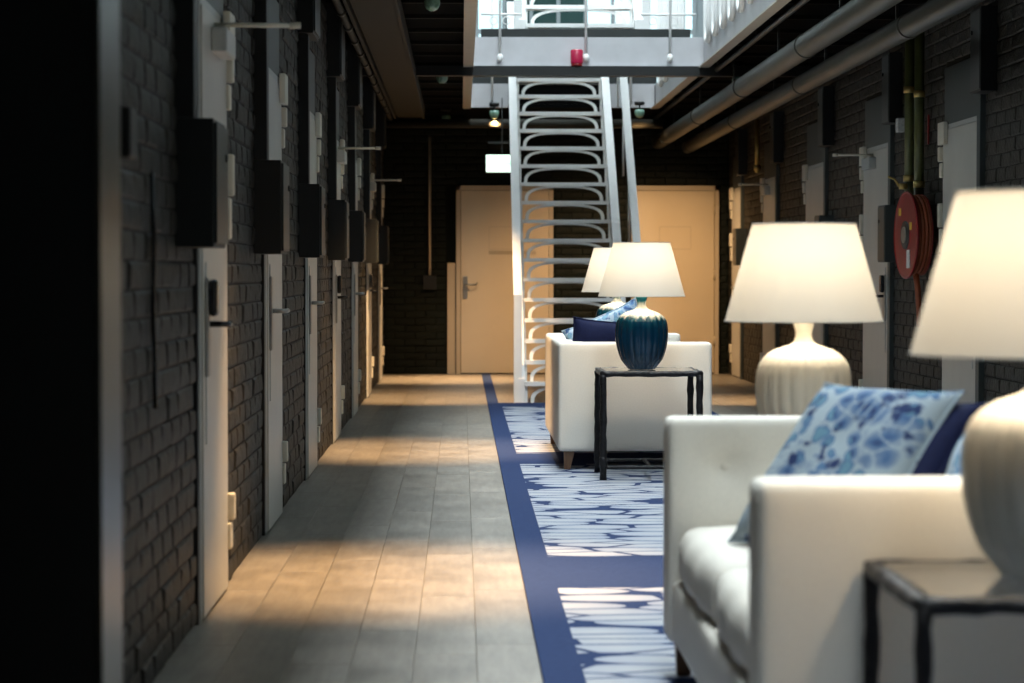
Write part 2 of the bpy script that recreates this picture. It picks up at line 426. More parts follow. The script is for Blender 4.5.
planks(XL - .01, .218, 4.6, 17.2); planks(XL - .01, .218, 17.2, YF)
planks(1.95, XR, 9.5, YF)
planks(.31, 1.95, 19.9, YF)
# near, out of the frame: joined
pm = B()
for x0, x1, y0, y1 in ((XL, .218, -2.2, 4.6), (1.95, XR, -2.2, 9.5)):
    n = round((x1 - x0) / PW); w_ = (x1 - x0) / n
    for i in range(n):
        y_ = y0
        while y_ < y1:
            e = min(y_ + PL, y1); box(pm, x0 + i * w_ + .0014, x0 + (i + 1) * w_ - .0014, y_ + .0014, e - .0014, -.006, 0); y_ += PL
po = obj('plank', pm, M['plank'], floor); po['kind'] = 'stuff'

# ---- bricks
def brick_mesh(l_, hh, m, seed, proud=.014, axis='x'):
    """front face towards +x (axis x) or -y (axis y); origin at the lower corner of the wall plane"""
    rr = random.Random(seed); bm = B(); g = .0032
    j = lambda s=.0028: rr.uniform(-s, s)
    y0, y1, z0, z1 = g, l_ - g, g, hh - g; b_ = .007; d = proud + rr.uniform(-.003, .003)
    o = [(0, y0 + j(), z0 + j()), (0, y1 + j(), z0 + j()), (0, y1 + j(), z1 + j()), (0, y0 + j(), z1 + j())]
    i_ = [(d + j(), y0 + b_, z0 + b_), (d + j(), y1 - b_, z0 + b_), (d + j(), y1 - b_, z1 - b_), (d + j(), y0 + b_, z1 - b_)]
    mid = [(d * .7, p[1], p[2]) for p in o]
    c_ = (d + .002 + j(), (y0 + y1) / 2, (z0 + z1) / 2)
    rings = [[bm.verts.new(p) for p in q] for q in (o, mid, i_)]
    cv = bm.verts.new(c_)
    for A, Bq in zip(rings, rings[1:]):
        for k in range(4): bm.faces.new((A[k], A[(k + 1) % 4], Bq[(k + 1) % 4], Bq[k]))
    for k in range(4): bm.faces.new((rings[2][k], rings[2][(k + 1) % 4], cv))
    if axis == 'y':      # turn so the front looks to -y
        for v in bm.verts: v.co = Vector((v.co.y, -v.co.x, v.co.z))
    elif axis == '-x':
        for v in bm.verts: v.co = Vector((-v.co.x, v.co.y, v.co.z))
    me = bpy.data.meshes.new('brick'); bmesh.ops.recalc_face_normals(bm, faces=bm.faces[:])
    bm.to_mesh(me); bm.free(); me.materials.append(m); return me
BL, BH = .222, .0745
def lay(wall, axis, base, a0, a1, z0, z1, holes, limit, m_single, m_join, order, seed=1, single_region=None):
    """running bond; axis 'x': wall runs along y with its face towards +x at x=base"""
    vs_ = {}
    singles = 0; jb_v = []; jb_f = []
    rows = int((z1 - z0) / BH)
    cells = []
    for r in range(rows):
        z = z0 + r * BH; s = a0 - (BL / 2 if r % 2 else 0)
        while s < a1 - .02:
            p, q = max(s, a0), min(s + BL, a1); s += BL
            segs = [(p, q)]
            for (h0, h1, hz0, hz1) in holes:
                if hz0 < z + BH - .01 and hz1 > z + .01:
                    ns = []
                    for (u, v) in segs:
                        if v <= h0 or u >= h1: ns.append((u, v)); continue
                        if u < h0: ns.append((u, h0))
                        if v > h1: ns.append((h1, v))
                    segs = ns
            for (u, v) in segs:
                if v - u > .035: cells.append((u, v - u, z))
    cells.sort(key=order)
    rr = random.Random(seed)
    for (u, l_, z) in cells:
        ql = round(l_ / .0185) * .0185 if l_ < BL - .01 else BL
        ql = min(ql, l_) if l_ < BL - .01 else BL
        key = (round(ql, 3), rr.randrange(6) if l_ > BL - .01 else 0)
        if key not in vs_: vs_[key] = brick_mesh(ql, BH, m_single, seed * 100 + hash(key) % 1000, axis=axis)
        loc = {'x': (base - .011, u, z), '-x': (base + .011, u, z), 'y': (u, base + .011, z)}[axis]
        ok = singles < limit and (single_region is None or single_region(u, z))
        if ok:
            share('brick', vs_[key], loc, wall); singles += 1
        else:
            me = vs_[key]; k0 = len(jb_v)
            jb_v += [(v.co.x + loc[0], v.co.y + loc[1], v.co.z + loc[2]) for v in me.vertices]
            jb_f += [[i + k0 for i in p.vertices] for p in me.polygons]
    if jb_v:
        me = bpy.data.meshes.new('brick'); me.from_pydata(jb_v, [], jb_f); me.materials.append(m_join)
        o = bpy.data.objects.new('brick', me); C.objects.link(o); o.parent = wall; o['kind'] = 'stuff'
lay(wall_left, 'x', XL, 5.3, YF, 0, 2.73, [(a - .03, b_ + .015, 0, 2.3) for a, b_ in LD], 300, M['brick'], M['brick_j'],
    lambda c: c[0] + (50 if c[2] > 1.09 + 271 * c[0] / 2418 else 0), 1)
lay(wall_right, '-x', XR, 4.5, YF, 0, 2.73, [(a - .09, b_ + .02, 0, 2.3) for a, b_ in RD], 300, M['brick'], M['brick_j'],
    lambda c: c[0] + (50 if (c[2] > 1.09 + 271 * c[0] / 2418 or c[0] < 12.3 or c[2] < .55) else 0), 2)
lay(wall_far, 'y', YF, XL, XR, 0, 2.7, [(-.15, 1.0, 0, 2.02), (1.80, 2.76, 0, 2.02)], 300, M['farbrick'], M['farbrick'],
    lambda c: (abs(c[0] + .4) if c[0] < .0 else 1 + abs(c[0] - 1.3)) + c[2] * .2, 3)

# ---- baseboards and door leaves
def cell_door(n, side, y0, y1, reader, closer, label):
    s = 1 if side == 'left' else -1
    X = XL if side == 'left' else XR
    d = thing('door_%d' % n, label, 'door', (X, y0, 0), kind='structure')
    L_ = y1 - y0
    def bx(a0, a1, b0, b1, c0, c1, bev=0, bm=None):
        bm = bm or B(); x0, x1 = sorted((s * a0, s * a1)); return box(bm, x0, x1, b0, b1, c0, c1, bev)
    obj('door_leaf', bx(-.01, .023, .03, L_, .012, 1.915, .003), M['door'], d)
    fr = bx(-.012, .016, .0, .028, 0, 1.945, .002); bx(-.012, .016, .0, L_ + .012, 1.918, 1.945, bm=fr)
    obj('door_frame', fr, M['doorframe'], d)
    jb = bx(-.012, .010, -.028, -.001, 0, 2.28)
    obj('door_jamb', jb, M['blackpaint'], d)
    obj('transom_panel', bx(-.012, .012, .0, L_ + .012, 1.946, 2.28, .002), M['slate'], d)
    # vertical seam strip near the lock
    obj('cover_strip', bx(.023, .027, .085, .11, .55, 1.12, .001), M['doorframe'], d)
    lp = bx(.023, .035, .07, .15, .76, 1.07, .006); lk = obj('lock_plate', lp, M['steel'], d)
    if reader:
        obj('card_reader', bx(.035, .060, .07, .145, .95, 1.065, .01), M['blackplastic'], lk)
    hb = B(); tube(hb, [(s * .035, .11, .925), (s * .085, .11, .925), (s * .09, .12, .925), (s * .09, .22, .925)], .0095, 8)
    obj('door_handle', hb, M['blackplastic'] if reader else M['steel'], lk)
    for (z0, z1) in ((.14, .33), (1.2, 1.49), (1.64, 1.82)):
        hg = bx(.0, .035, L_ - .012, L_ + .055, z0, (z0 + z1) / 2 - .004, .006)
        h = obj('hinge', hg, M['hinge'], d)
        obj('hinge_knuckle', bx(.0, .045, L_ + .005, L_ + .055, (z0 + z1) / 2 + .004, z1, .006), M['hinge'], h)
    obj('top_bracket', bx(.023, .05, L_ - .14, L_ + .03, 1.83, 1.96, .004), M['hinge'], d)
    if closer:
        c_ = obj('door_closer', bx(.023, .075, L_ - .52, L_ - .22, 1.79, 1.87, .006), M['doorframe'], d)
        rb = B(); tube(rb, [(s * .02, L_ - .40, 1.888), (s * .285, L_ - .38, 1.888)], .0075, 8); tube(rb, [(s * .265, L_ - .38, 1.888), (s * .30, L_ - .38, 1.888)], .011, 8)
        obj('closer_rod', rb, M['hinge'], c_)
    return d
ords = ['nearest', 'second', 'third', 'fourth', 'fifth', 'sixth', 'farthest']
n = 0
for i, (a, b_) in enumerate(LD):
    n += 1
    cell_door(n, 'left', a, b_, i in (0, 3, 5), i in (0, 3, 5), 'white cell door in the left brick wall, %s along the corridor' % ords[i])
ordr = ['nearest, behind the near cream lamp', 'second, just past the red hose reel', 'third, behind the middle cream lamp', 'fourth, right of the teal lamps', 'farthest, beside the end wall']
for i, (a, b_) in enumerate(RD):
    n += 1
    cell_door(n, 'right', a, b_, i in (1, 2), i in (1, 3), 'white cell door in the right brick wall, ' + ordr[i])

def end_door(x0, x1, label, handle):
    global n; n += 1
    d = thing('door_%d' % n, label, 'door', (x0, YF, 0), kind='structure'); W = x1 - x0
    fr = B(); box(fr, 0, .045, -.05, .01, 0, 2.0); box(fr, W - .045, W, -.05, .01, 0, 2.0); box(fr, 0, W, -.05, .01, 1.95, 2.0)
    obj('door_frame', fr, M['fardframe'], d)
    obj('door_leaf', box(B(), .05, W - .05, -.04, .0, .012, 1.945, .003), M['farddoor'], d)
    cx = W * .5
    np_ = B()
    for (a, b2, c_, e) in ((-.17, .17, 1.56, 1.568), (-.17, .17, 1.322, 1.33), (-.17, -.162, 1.33, 1.56), (.162, .17, 1.33, 1.56)):
        box(np_, cx + a, cx + b2, -.045, -.04, c_, e)
    obj('notice_frame', np_, M['fardframe'], d)
    if handle:
        obj('name_plate', box(B(), cx - .17, cx + .33, -.046, -.04, 1.27, 1.31), M['label'], d)
        hp = obj('handle_plate', box(B(), .07, .12, -.052, -.04, .80, 1.04, .004), M['steel'], d)
        t = B(); tube(t, [(.095, -.05, .95), (.095, -.10, .95), (.11, -.11, .95), (.21, -.11, .95), (.22, -.07, .97)], .01, 8)
        obj('door_handle', t, M['steel'], hp)
    else:
        for z in (.3, 1.0, 1.7):
            t = B(); tube(t, [(W - .05, -.05, z), (W - .05, -.05, z + .1)], .012, 8); obj('hinge', t, M['fardframe'], d)
end_door(-.05, .98, 'cream end wall door left of the staircase, with steel lever handle', True)
end_door(1.81, 2.74, 'cream end wall door right of the staircase, with thin hinges', False)
tag(obj('wall_panel', box(B(), -.145, -.06, YF - .03, YF + .01, 0, 1.18, .003), M['fardframe']), 'narrow tan half height panel left of the cream end door', 'panel')

# near pier on the left
pr = thing('column', 'black boxed column standing at the left edge of the picture', 'column', (XL, 4.18, 0))
obj('column_core', box(B(), -.01, .19, 0, .26, 0, 2.74), M['blackpaint'], pr)
obj('corner_cladding', box(B(), .191, .20, 0, .25, 0, 2.74, .002), M['pierstrip'], pr)

# black boxes beside and above the doors
def wall_box(side, y0, y1, z0, z1, d_, label, name='junction_box', m='blackpaint', group=None):
    s = 1 if side == 'left' else -1; X = XL if side == 'left' else XR
    t = thing(name, label, 'box', (X, y0, z0), group=group)
    x0, x1 = sorted((0, s * d_)); 
    obj('housing', box(B(), x0, x1 - s * .006 if s > 0 else x1, 0, y1 - y0, 0, z1 - z0, .003), M[m], t)
    a0, a1 = sorted((s * (d_ - .006), s * (d_ + .004)))
    obj('cover_plate', box(B(), a0, a1, .012, y1 - y0 - .012, .012, z1 - z0 - .012, .002), M['darksteel'], t)
    lk = B(); tube(lk, [(s * (d_ + .004), (y1 - y0) * .75, (z1 - z0) * .72), (s * (d_ + .010), (y1 - y0) * .75, (z1 - z0) * .72)], .012, 10)
    obj('cover_lock', lk, M['blackplastic'], t)
    return t
for i, (a, b_) in enumerate(LD):
    wall_box('left', a - (.50 if i == 0 else .42), a - (.14 if i == 0 else .07), 1.16, 1.53, .115, 'black box beside the %s cell door of the left wall' % ords[i])
    wall_box('left', a - .50, a - .04, 2.28, 2.74, .09, 'black upper box above and before the %s left cell door' % ords[i], 'upper_box')
    p = tag(obj('cable_cover', box(B(), 0, .055, 0, .10, 0, .75, .003), M['blackpaint'], None, (XL, a - (.50 if i == 0 else .42), 1.531)),
            'black vertical cable cover above the box before the %s left door' % ords[i], 'cable cover')
rn = ['nearest', 'second', 'third', 'fourth', 'farthest']
for i, (a, b_) in enumerate(RD):
    wall_box('right', a - .36, a - .10, 1.15, 1.52, .11, 'green grey box beside the %s cell door of the right wall' % rn[i], m='slate')
    wall_box('right', a - .38, a - .12, 2.05, 2.5, .09, 'black upper box near the top of the %s right cell door' % rn[i], 'upper_box')
    tag(obj('frame_post', box(B(), -.03, .01, 0, .085, 0, 2.3, .003), M['slate'], None, (XR, a - .09 - .001, 0)), 'dark slate post on the near side of the %s right cell door' % rn[i], 'post')
tag(obj('junction_box', box(B(), 0, .07, 0, .12, 0, .115, .006), M['blackpaint'], None, (XL, 5.52, 1.35)), 'small black wall box between the column and the nearest left door', 'box')
t = B(); tube(t, [(0, 0, 0), (.004, .01, -.2), (-.002, .03, -.35), (.006, .0, -.5), (.002, .04, -.62)], .007, 6)
tag(obj('cable', t, M['blackplastic'], None, (XL + .012, 6.35, 1.35)), 'thin black cable hanging loose on the near left brick', 'cable')

# ---- ceiling services, left
dk = thing('ventilation_duct', 'wide flat dark duct running under the ceiling along the left wall', 'duct', (0, 0, 0))
obj('duct_body', box(B(), -.62, -.375, 3, 23.8, 2.60, 2.69), M['duct'], dk)
for sx in (-.655, -.375):
    obj('duct_flange', box(B(), sx, sx + .022, 3, 23.8, 2.585, 2.695, .002), M['duct'], dk)
for k in range(22):
    hb = B(); box(hb, -.60, -.42, -.012, .012, 2.69, ZC)
    if k == 0: hh0 = obj('duct_hanger', hb, M['blackpaint'], dk, (0, 3.4, 0))
    else: share('duct_hanger', hh0.data, (0, 3.4 + .95 * k, 0), dk)
cp = thing('conduit', 'dark jointed conduit beside the duct at the top of the left wall', 'pipe')
obj('conduit_pipe', tube(B(), [(-.695, 3, 2.60), (-.695, 24.8, 2.60)], .022, 10), M['duct'], cp)
cb_ = B(); tube(cb_, [(0, 0, 0), (0, .12, 0)], .029, 10); c0 = obj('coupling', cb_, M['blackpaint'], cp, (-.695, 3.5, 2.60))
for k in range(1, 24): share('coupling', c0.data, (-.695, 3.5 + .88 * k, 2.60), cp)

# ---- ceiling services, right
def big_pipe(label, X, Z, r, y1, step):
    t = thing('heating_pipe', label, 'pipe', (X, 3, Z))
    obj('pipe_run', tube(B(), [(0, 0, 0), (0, y1 - 3, 0)], r, 20), M['pipe'], t)
    k = 0; yy = 1.7
    cm = tube(B(), [(0, 0, 0), (0, .05, 0)], r + .006, 20); c0 = None
    while yy < y1 - 3.2:
        if c0 is None: c0 = obj('pipe_joint', cm, M['pipe'], t, (0, yy, 0))
        else: share('pipe_joint', c0.data, (0, yy, 0), t)
        hb = 0
        yy += step
    hm = B(); box(hm, -.008, .008, -.012, .012, r, ZC - Z); h0 = None; yy = 2.5
    while yy < y1 - 3.2:
        if h0 is None: h0 = obj('pipe_hanger', hm, M['blackpaint'], t, (0, yy, 0))
        else: share('pipe_hanger', h0.data, (0, yy, 0), t)
        yy += 2.6
big_pipe('upper thick grey pipe running under the right ceiling, nearest the light well', 2.09, 2.455, .072, 25.6, 3.3)
big_pipe('lower thick grey pipe running under the right ceiling, nearest the wall', 2.40, 2.405, .066, 25.6, 4.1)
tp = thing('conduit', 'thin straight grey conduit between the light well and the thick pipes', 'pipe')
obj('conduit_pipe', tube(B(), [(2.02, 3, 2.68), (2.02, 25.2, 2.68)], .018, 8), M['darksteel'], tp)
for k in range(9):
    hb = B(); box(hb, 2.012, 2.028, -.01, .01, 2.69, ZC)
    if k == 0: q0 = obj('pipe_hanger', hb, M['blackpaint'], tp, (0, 4, 0))
    else: share('pipe_hanger', q0.data, (0, 4 + 2.5 * k, 0), tp)
tag(obj('cross_pipe', tube(B(), [(XL, 23.95, 2.55), (2.0, 23.95, 2.55)], .045, 12), M['duct']), 'dark horizontal pipe crossing in front of the end wall under the ceiling', 'pipe')
bm = B(); box(bm, XL, XR, 19.10, 19.19, 2.632, 2.709)
tag(obj('cross_beam', bm, M['blackpaint']), 'long black beam crossing the corridor under the white footbridge', 'beam')
# red beacon
rb = thing('beacon_light', 'small red beacon fixed to the black beam under the footbridge', 'beacon', (.915, 19.12, 2.709))
obj('beacon_base', lathe(B(), [(.045, 0), (.045, .02)], 16), M['red'], rb)
obj('beacon_lens', lathe(B(), [(.048, .02), (.05, .03), (.05, .12), (.042, .13)], 20), M['redlens'], rb)

# ---- white footbridge, galleries
fb = thing('footbridge', 'white iron footbridge crossing the light well above the black beam', 'bridge', (OX0, 19.2, 2.71))
W = OX1 - OX0
obj('fascia_beam', box(B(), .0, W, 0, .03, 0, .235, .003), M['fascia'], fb)
obj('lower_flange', box(B(), 0, W, -.03, .03, -.0, .012), M['fascia'], fb)
obj('deck', box(B(), 0, W, .03, 1.0, .17, .235), M['darksteel'], fb)
obj('deck_underside', box(B(), 0, W, .03, 1.0, .0, .169), M['blackpaint'], fb)
obj('kick_plate', box(B(), .12, W - .12, .0, .02, .236, .30), M['darksteel'], fb)
for k, xx in enumerate((.27, .95, 1.615)):
    pb = B(); tube(pb, [(xx, -.045, .06), (xx, -.045, 1.25)], .011, 8); tube(pb, [(xx, -.0, .07), (xx, -.045, .07)], .014, 8)
    lathe(pb, [(.006, .03), (.024, .05), (.024, .085), (.010, .10)], 10, center=(xx, -.045, 0))
    obj('railing_post', pb, M['white_iron'], fb)
for a, b_ in ((.12, .44), (1.38, 1.82)):
    rl = B(); tube(rl, [(a, -.045, .41), (b_, -.045, .41)], .009, 8)
    for xx in [a + .1, (a + b_) / 2 + .04]:
        ring = [(xx + .03 * math.cos(q * PI / 6), -.045, .36 + .03 * math.sin(q * PI / 6)) for q in range(12)]
        tube(rl, ring, .005, 6, closed=True)
    obj('railing_bar', rl, M['white_iron'], fb)
obj('handrail', tube(B(), [(0, -.045, 1.25), (W, -.045, 1.25)], .02, 8), M['white_iron'], fb)
# landing in front of the end wall
ld = thing('landing', 'white edged upper landing against the end wall behind the staircase top', 'landing', (OX0, 24.0, 2.71))
obj('fascia_beam', box(B(), 0, .43, -.03, 0, 0, .235, .003), M['fascia'], ld)
obj('fascia_beam', box(B(), 1.40, W - .02, -.03, 0, 0, .235, .003), M['fascia'], ld)
obj('stairhead_panel', box(B(), .43, 1.40, .02, .04, .04, .30), M['fardframe'], ld)
obj('underside', box(B(), 0, W, .0, YF - 24, .0, .038), M['ceil'], ld)
obj('kick_plate', box(B(), 0, W, -.02, -.0, .236, .31), M['darksteel'], ld)
for xx in (.27, 1.64):
    pb = B(); tube(pb, [(xx, -.06, .06), (xx, -.06, 1.25)], .011, 8); tube(pb, [(xx, -.03, .07), (xx, -.06, .07)], .014, 8)
    obj('railing_post', pb, M['white_iron'], ld)
# gallery edges
def gallery(side, label):
    s = 1 if side == 'right' else -1; X = OX1 if s > 0 else OX0
    g = thing('gallery_edge', label, 'gallery', (X, 3, 2.71))
    L_ = 20.99
    x0, x1 = sorted((0, s * -.012)) 
    obj('fascia_beam', box(B(), x0 - (.0 if s > 0 else .0), x1, 0, L_, 0, .235), M['fascia'], g)
    fx = sorted((s * .02, -s * .06))
    obj('lower_flange', box(B(), fx[0], fx[1], 0, L_, -.012, 0), M['grey_flange'], g)
    obj('handrail', tube(B(), [(-s * .035, 0, 1.2), (-s * .035, L_, 1.2)], .028, 8), M['white_iron'], g)
    b0 = None; yy = .3; hw = .12
    while yy < L_ - .4:
        if b0 is None:
            pts = [(-s * .035, -hw, 1.2), (-s * .035, -hw, .28)]
            for q in range(1, 10):
                a = PI * q / 10; pts.append((-s * .035, -hw * math.cos(a), .28 - hw * math.sin(a)))
            pts += [(-s * .035, hw, .28), (-s * .035, hw, 1.2)]
            t = tube(B(), pts, .021, 8); b0 = obj('baluster', t, M['white_iron'], g, (0, yy, 0))
        elif not (15.9 < yy < 17.4): share('baluster', b0.data, (0, yy, 0), g)
        yy += .55
    return g
gallery('right', 'white gallery edge with curved balusters along the right of the light well')
gallery('left', 'white gallery edge seen end on along the left of the light well')
# gallery walkways
for (x0, x1, lab) in ((XL, OX0 - .02, 'left'), (OX1 + .02, XR, 'right')): pass

# upper storey shell
uw = B(); box(uw, -1.05, XL - .012, -2.5, 25.9, 2.951, 11.2)
tag(obj('wall_upper_left', uw, M['upper']), 'white plaster wall of the upper storey, left side', 'wall', kind='structure')
tag(obj('wall_upper_right', box(B(), XR + .012, 3.1, -2.5, 25.9, 2.951, 11.2), M['upper']), 'white plaster wall of the upper storey, right side', 'wall', kind='structure')
tag(obj('wall_upper_far', box(B(), XL - .012, XR + .012, YF + .2, 26.1, 2.951, 11.2), M['upper']), 'white end wall of the upper storey', 'wall', kind='structure')
rf = B(); box(rf, XL - .012, OX0, -2.3, 25.9, 11.12, 11.2); box(rf, OX1, XR + .012, -2.3, 25.9, 11.12, 11.2)
tag(obj('ceiling_upper', rf, M['upper']), 'white roof slopes of the upper storey beside the skylight', 'ceiling', kind='structure')
w1 = thing('window_1', 'tall bright gridded window in the upper end wall behind the second stair', 'window', (0, YF + .15, 2.95), kind='structure')
pn0 = None
for i in range(9):
    for j in range(4):
        if 2 <= i <= 4 and j < 2:
            obj('lower_pane', box(B(), .0, .25, 0, .012, 0, .55), M['darkpane'], w1, (-.1 + i * .29, 0, .12 + j * .6)); continue
        if pn0 is None: pn0 = obj('pane', box(B(), .0, .25, 0, .012, 0, .55), M['skypane'], w1, (-.1 + i * .29, 0, .12 + j * .6))
        else: share('pane', pn0.data, (-.1 + i * .29, 0, .12 + j * .6), w1)
mb0 = None
for i in range(10):
    t = (-.14 + i * .29, -.02, .05)
    if mb0 is None: mb0 = obj('mullion', box(B(), .0, .04, 0, .05, 0, 2.5), M['upper'], w1, t)
    else: share('mullion', mb0.data, t, w1)
for j in range(5):
    obj('transom', box(B(), -.14, 2.51, -.01, .03, .07 + j * .6, .11 + j * .6), M['upper'], w1)
w2 = thing('window_2', 'long skylight running over the light well', 'window', (OX0, -2.3, 11.15), kind='structure')
p0 = None
for k in range(28):
    if p0 is None: p0 = obj('pane', box(B(), 0, W, 0, .97, 0, .012), M['roofpane'], w2, (0, k * 1.0, 0))
    else: share('pane', p0.data, (0, k * 1.0, 0), w2)

# ---- staircases
def staircase(label, X0, X1, Y0, Z0, nst, rise, run, hr, off, name='staircase'):
    st = thing(name, label, 'staircase', (X0, Y0, Z0)); W = X1 - X0
    tr = B(); box(tr, 0, W, -.02, run + .015, -.022, 0, .003)
    box(tr, 0, W, -.028, -.018, -.03, .002)
    ar = B(); H = rise - .024
    # riser arch: band following a flattened arch, plus slender side straps
    N_ = 18; th = .030; outer = []; inner = []
    ins = .045
    for k in range(N_ + 1):
        a = PI * k / N_
        cx_, cz = -math.cos(a), math.sin(a)
        sq = lambda v, p: math.copysign(abs(v) ** p, v)
        outer.append((W / 2 + (W / 2 - ins) * sq(cx_, .75), (H) * sq(cz, .62)))
        inner.append((W / 2 + (W / 2 - ins - th) * sq(cx_, .75), (H - th * .72) * sq(cz, .62)))
    def strip(o_, i_):
        vo = [[ar.verts.new((p[0], yy, p[1])) for p in o_] for yy in (0, .012)]
        vi = [[ar.verts.new((p[0], yy, p[1])) for p in i_] for yy in (0, .012)]
        for k in range(len(o_) - 1):
            ar.faces.new((vo[0][k], vo[0][k + 1], vi[0][k + 1], vi[0][k])); ar.faces.new((vo[1][k], vi[1][k], vi[1][k + 1], vo[1][k + 1]))
            ar.faces.new((vo[0][k], vo[1][k], vo[1][k + 1], vo[0][k + 1])); ar.faces.new((vi[0][k], vi[0][k + 1], vi[1][k + 1], vi[1][k]))
    strip(outer, inner)
    box(ar, .0, .022, 0, .012, 0, H); box(ar, W - .022, W, 0, .012, 0, H)
    t0 = a0 = None
    for i in range(nst):
        lt = (0, i * run, (i + 1) * rise); la = (0, i * run + .005, i * rise + .0005)
        if t0 is None: t0 = obj('tread', tr, M['white_iron'], st, lt); a0 = obj('riser', ar, M['white_iron'], st, la)
        else: share('tread', t0.data, lt, st); share('riser', a0.data, la, st)
    for xs in ((-.055, -.003), (W + .003, W + .075)):
        sb = B(); z_a, z_b = 0, nst * rise; y_a, y_b = -.06, (nst - 1) * run + .05
        hh = .13
        sl = rise / run
        pts = [(y_a, max(0, z_a)), (y_a + .26, 0), (y_b + .1, z_b - hh - .02), (y_b + .1, z_b + .03), (y_b - .02, z_b + .03), (y_a, rise + .03)]
        va = [sb.verts.new((xs[0], p[0], p[1])) for p in pts]; vb = [sb.verts.new((xs[1], p[0], p[1])) for p in pts]
        sb.faces.new(va); sb.faces.new(vb[::-1])
        for k in range(len(pts)):
            q = (k + 1) % len(pts); sb.faces.new((va[k], vb[k], vb[q], va[q]))
        obj('stringer', sb, M['white_iron'], st)
    for (xc) in (-off[0], W + off[1]):
        # handrail of flat section with newel and posts
        rb_ = B(); y_b = (nst - 1) * run; w_ = .034
        def prism(pa, pb_, hz):
            v = []
            for (py, pz) in (pa, pb_):
                for (dx, dz) in ((-w_, 0), (w_, 0), (w_, hz), (-w_, hz)): v.append(rb_.verts.new((xc + dx, py, pz + dz)))
            for k in range(4): rb_.faces.new((v[k], v[(k + 1) % 4], v[4 + (k + 1) % 4], v[4 + k]))
            rb_.faces.new(v[:4][::-1]); rb_.faces.new(v[4:])
        prism((-.02, hr + .0), (y_b, hr + y_b * rise / run), .05)
        obj('handrail', rb_, M['white_iron'], st)
        nb = B(); box(nb, xc - w_, xc + w_, -.05, -.01, 0, hr + .05, .004); obj('newel_post', nb, M['white_iron'], st)
        for k in range(3, nst, 4):
            pb = B(); zz = (k + 1) * rise
            tube(pb, [(xc, k * run + .1, zz - .1), (xc, k * run + .1, zz + hr - .13)], .010, 8); obj('baluster', pb, M['white_iron'], st)
    return st
staircase('white iron staircase with open arched risers climbing from the corridor floor', .53, 1.335, 20.0, 0, 17, .172, .19, .85, (.06, .155))
staircase('white iron staircase of the upper storey rising above the footbridge', .53, 1.42, 19.88, 2.946, 14, .172, .19, .85, (.06, .10))

# ---- exit sign
es = thing('exit_sign', 'lit pale green exit sign hanging over the left end door', 'sign', (.39, 22.9, 2.03))
obj('sign_housing', box(B(), -.155, .155, .0, .035, -.005, .165, .004), M['doorframe'], es)
obj('sign_face', box(B(), -.15, .15, -.006, .0, .0, .16, .002), M['screen'], es)
fg = B(); box(fg, -.12, -.05, -.009, -.0065, .02, .14); box(fg, .0, .06, -.009, -.0065, .065, .09)
v = [fg.verts.new(p) for p in ((.06, -.009, .045), (.11, -.009, .078), (.06, -.009, .11))]; fg.faces.new(v)
obj('sign_pictogram', fg, M['screeng'], es)
hg = B(); box(hg, -.13, .13, .0, .03, .27, .285); box(hg, -.005, .005, .01, .02, .165, .70)
obj('hanger', hg, M['slate'], es)
# rod on the end wall
rt = thing('wall_rod', 'tan vertical rod with black box on the end wall left of the doors', 'rod', (-.33, YF - .02, .9))
obj('rod', tube(B(), [(0, 0, .15), (0, 0, 1.62)], .013, 8), M['fardframe'], rt)
obj('rod_box', box(B(), -.07, .07, -.04, .015, 0, .15, .004), M['blackpaint'], rt)

# ---- spotlights
def spot(x, y_, z, tx, ty, power, label, ang=56, blend=1.0, dome=True):
    t = thing('ceiling_spotlight', label, 'spotlight', (x, y_, z))
    top = ZC - z
    b_ = lathe(B(), [(.035, top - .035), (.05, top - .03), (.05, top)], 16); obj('mount', b_, M['blackpaint'], t)
    if top > .10:
        obj('stem', tube(B(), [(0, 0, .03), (0, 0, top - .03)], .008, 8), M['blackpaint'], t)
    pr = [(.012, -.048), (.034, -.036), (.046, -.015), (.05, .01), (.044, .035)]
    obj('glass_dome', lathe(B(), pr, 20), M['domeglass'], t)
    l = bpy.data.lights.new('spotlight_lamp', 'SPOT'); l.energy = power; l.color = WARM; l.spot_size = math.radians(ang); l.spot_blend = blend; l.shadow_soft_size = .04
    lo = bpy.data.objects.new('spotlight_lamp', l); C.objects.link(lo); lo.parent = t; lo.location = (0, 0, -.075)
    d = Vector((tx, ty, 0)) - Vector((x, y_, z)); lo.rotation_euler = d.to_track_quat('-Z', 'Y').to_euler()
spot(-.17, 8.5, 2.66, -.15, 8.6, SPOT_POWER * 1.1, 'small glass ceiling spotlight over the nearest stretch of walkway')
spot(-.17, 14.4, 2.68, -.2, 14.7, SPOT_POWER * .9, 'small glass ceiling spotlight over the middle of the walkway')
spot(-.15, 19.4, 2.64, -.2, 20.9, SPOT_POWER * 1.0, 'small glass spotlight left of the black beam over the walkway')
spot(-.15, 24.6, 2.64, -.2, 24.4, SPOT_POWER * .9, 'small glass spotlight before the end wall over the walkway')
spot(2.2, 19.2, 2.6, 2.35, 20.4, SPOT_POWER * .8, 'small glass spotlight beside the thin conduit on the right', ang=40)
spot(.33, 23.9, 2.64, .45, 25.2, SPOT_POWER * .33, 'small glass spotlight before the left end door', ang=115)
spot(1.75, 23.7, 2.64, 2.0, 25.2, SPOT_POWER * .33, 'small glass spotlight before the right end door', ang=115)

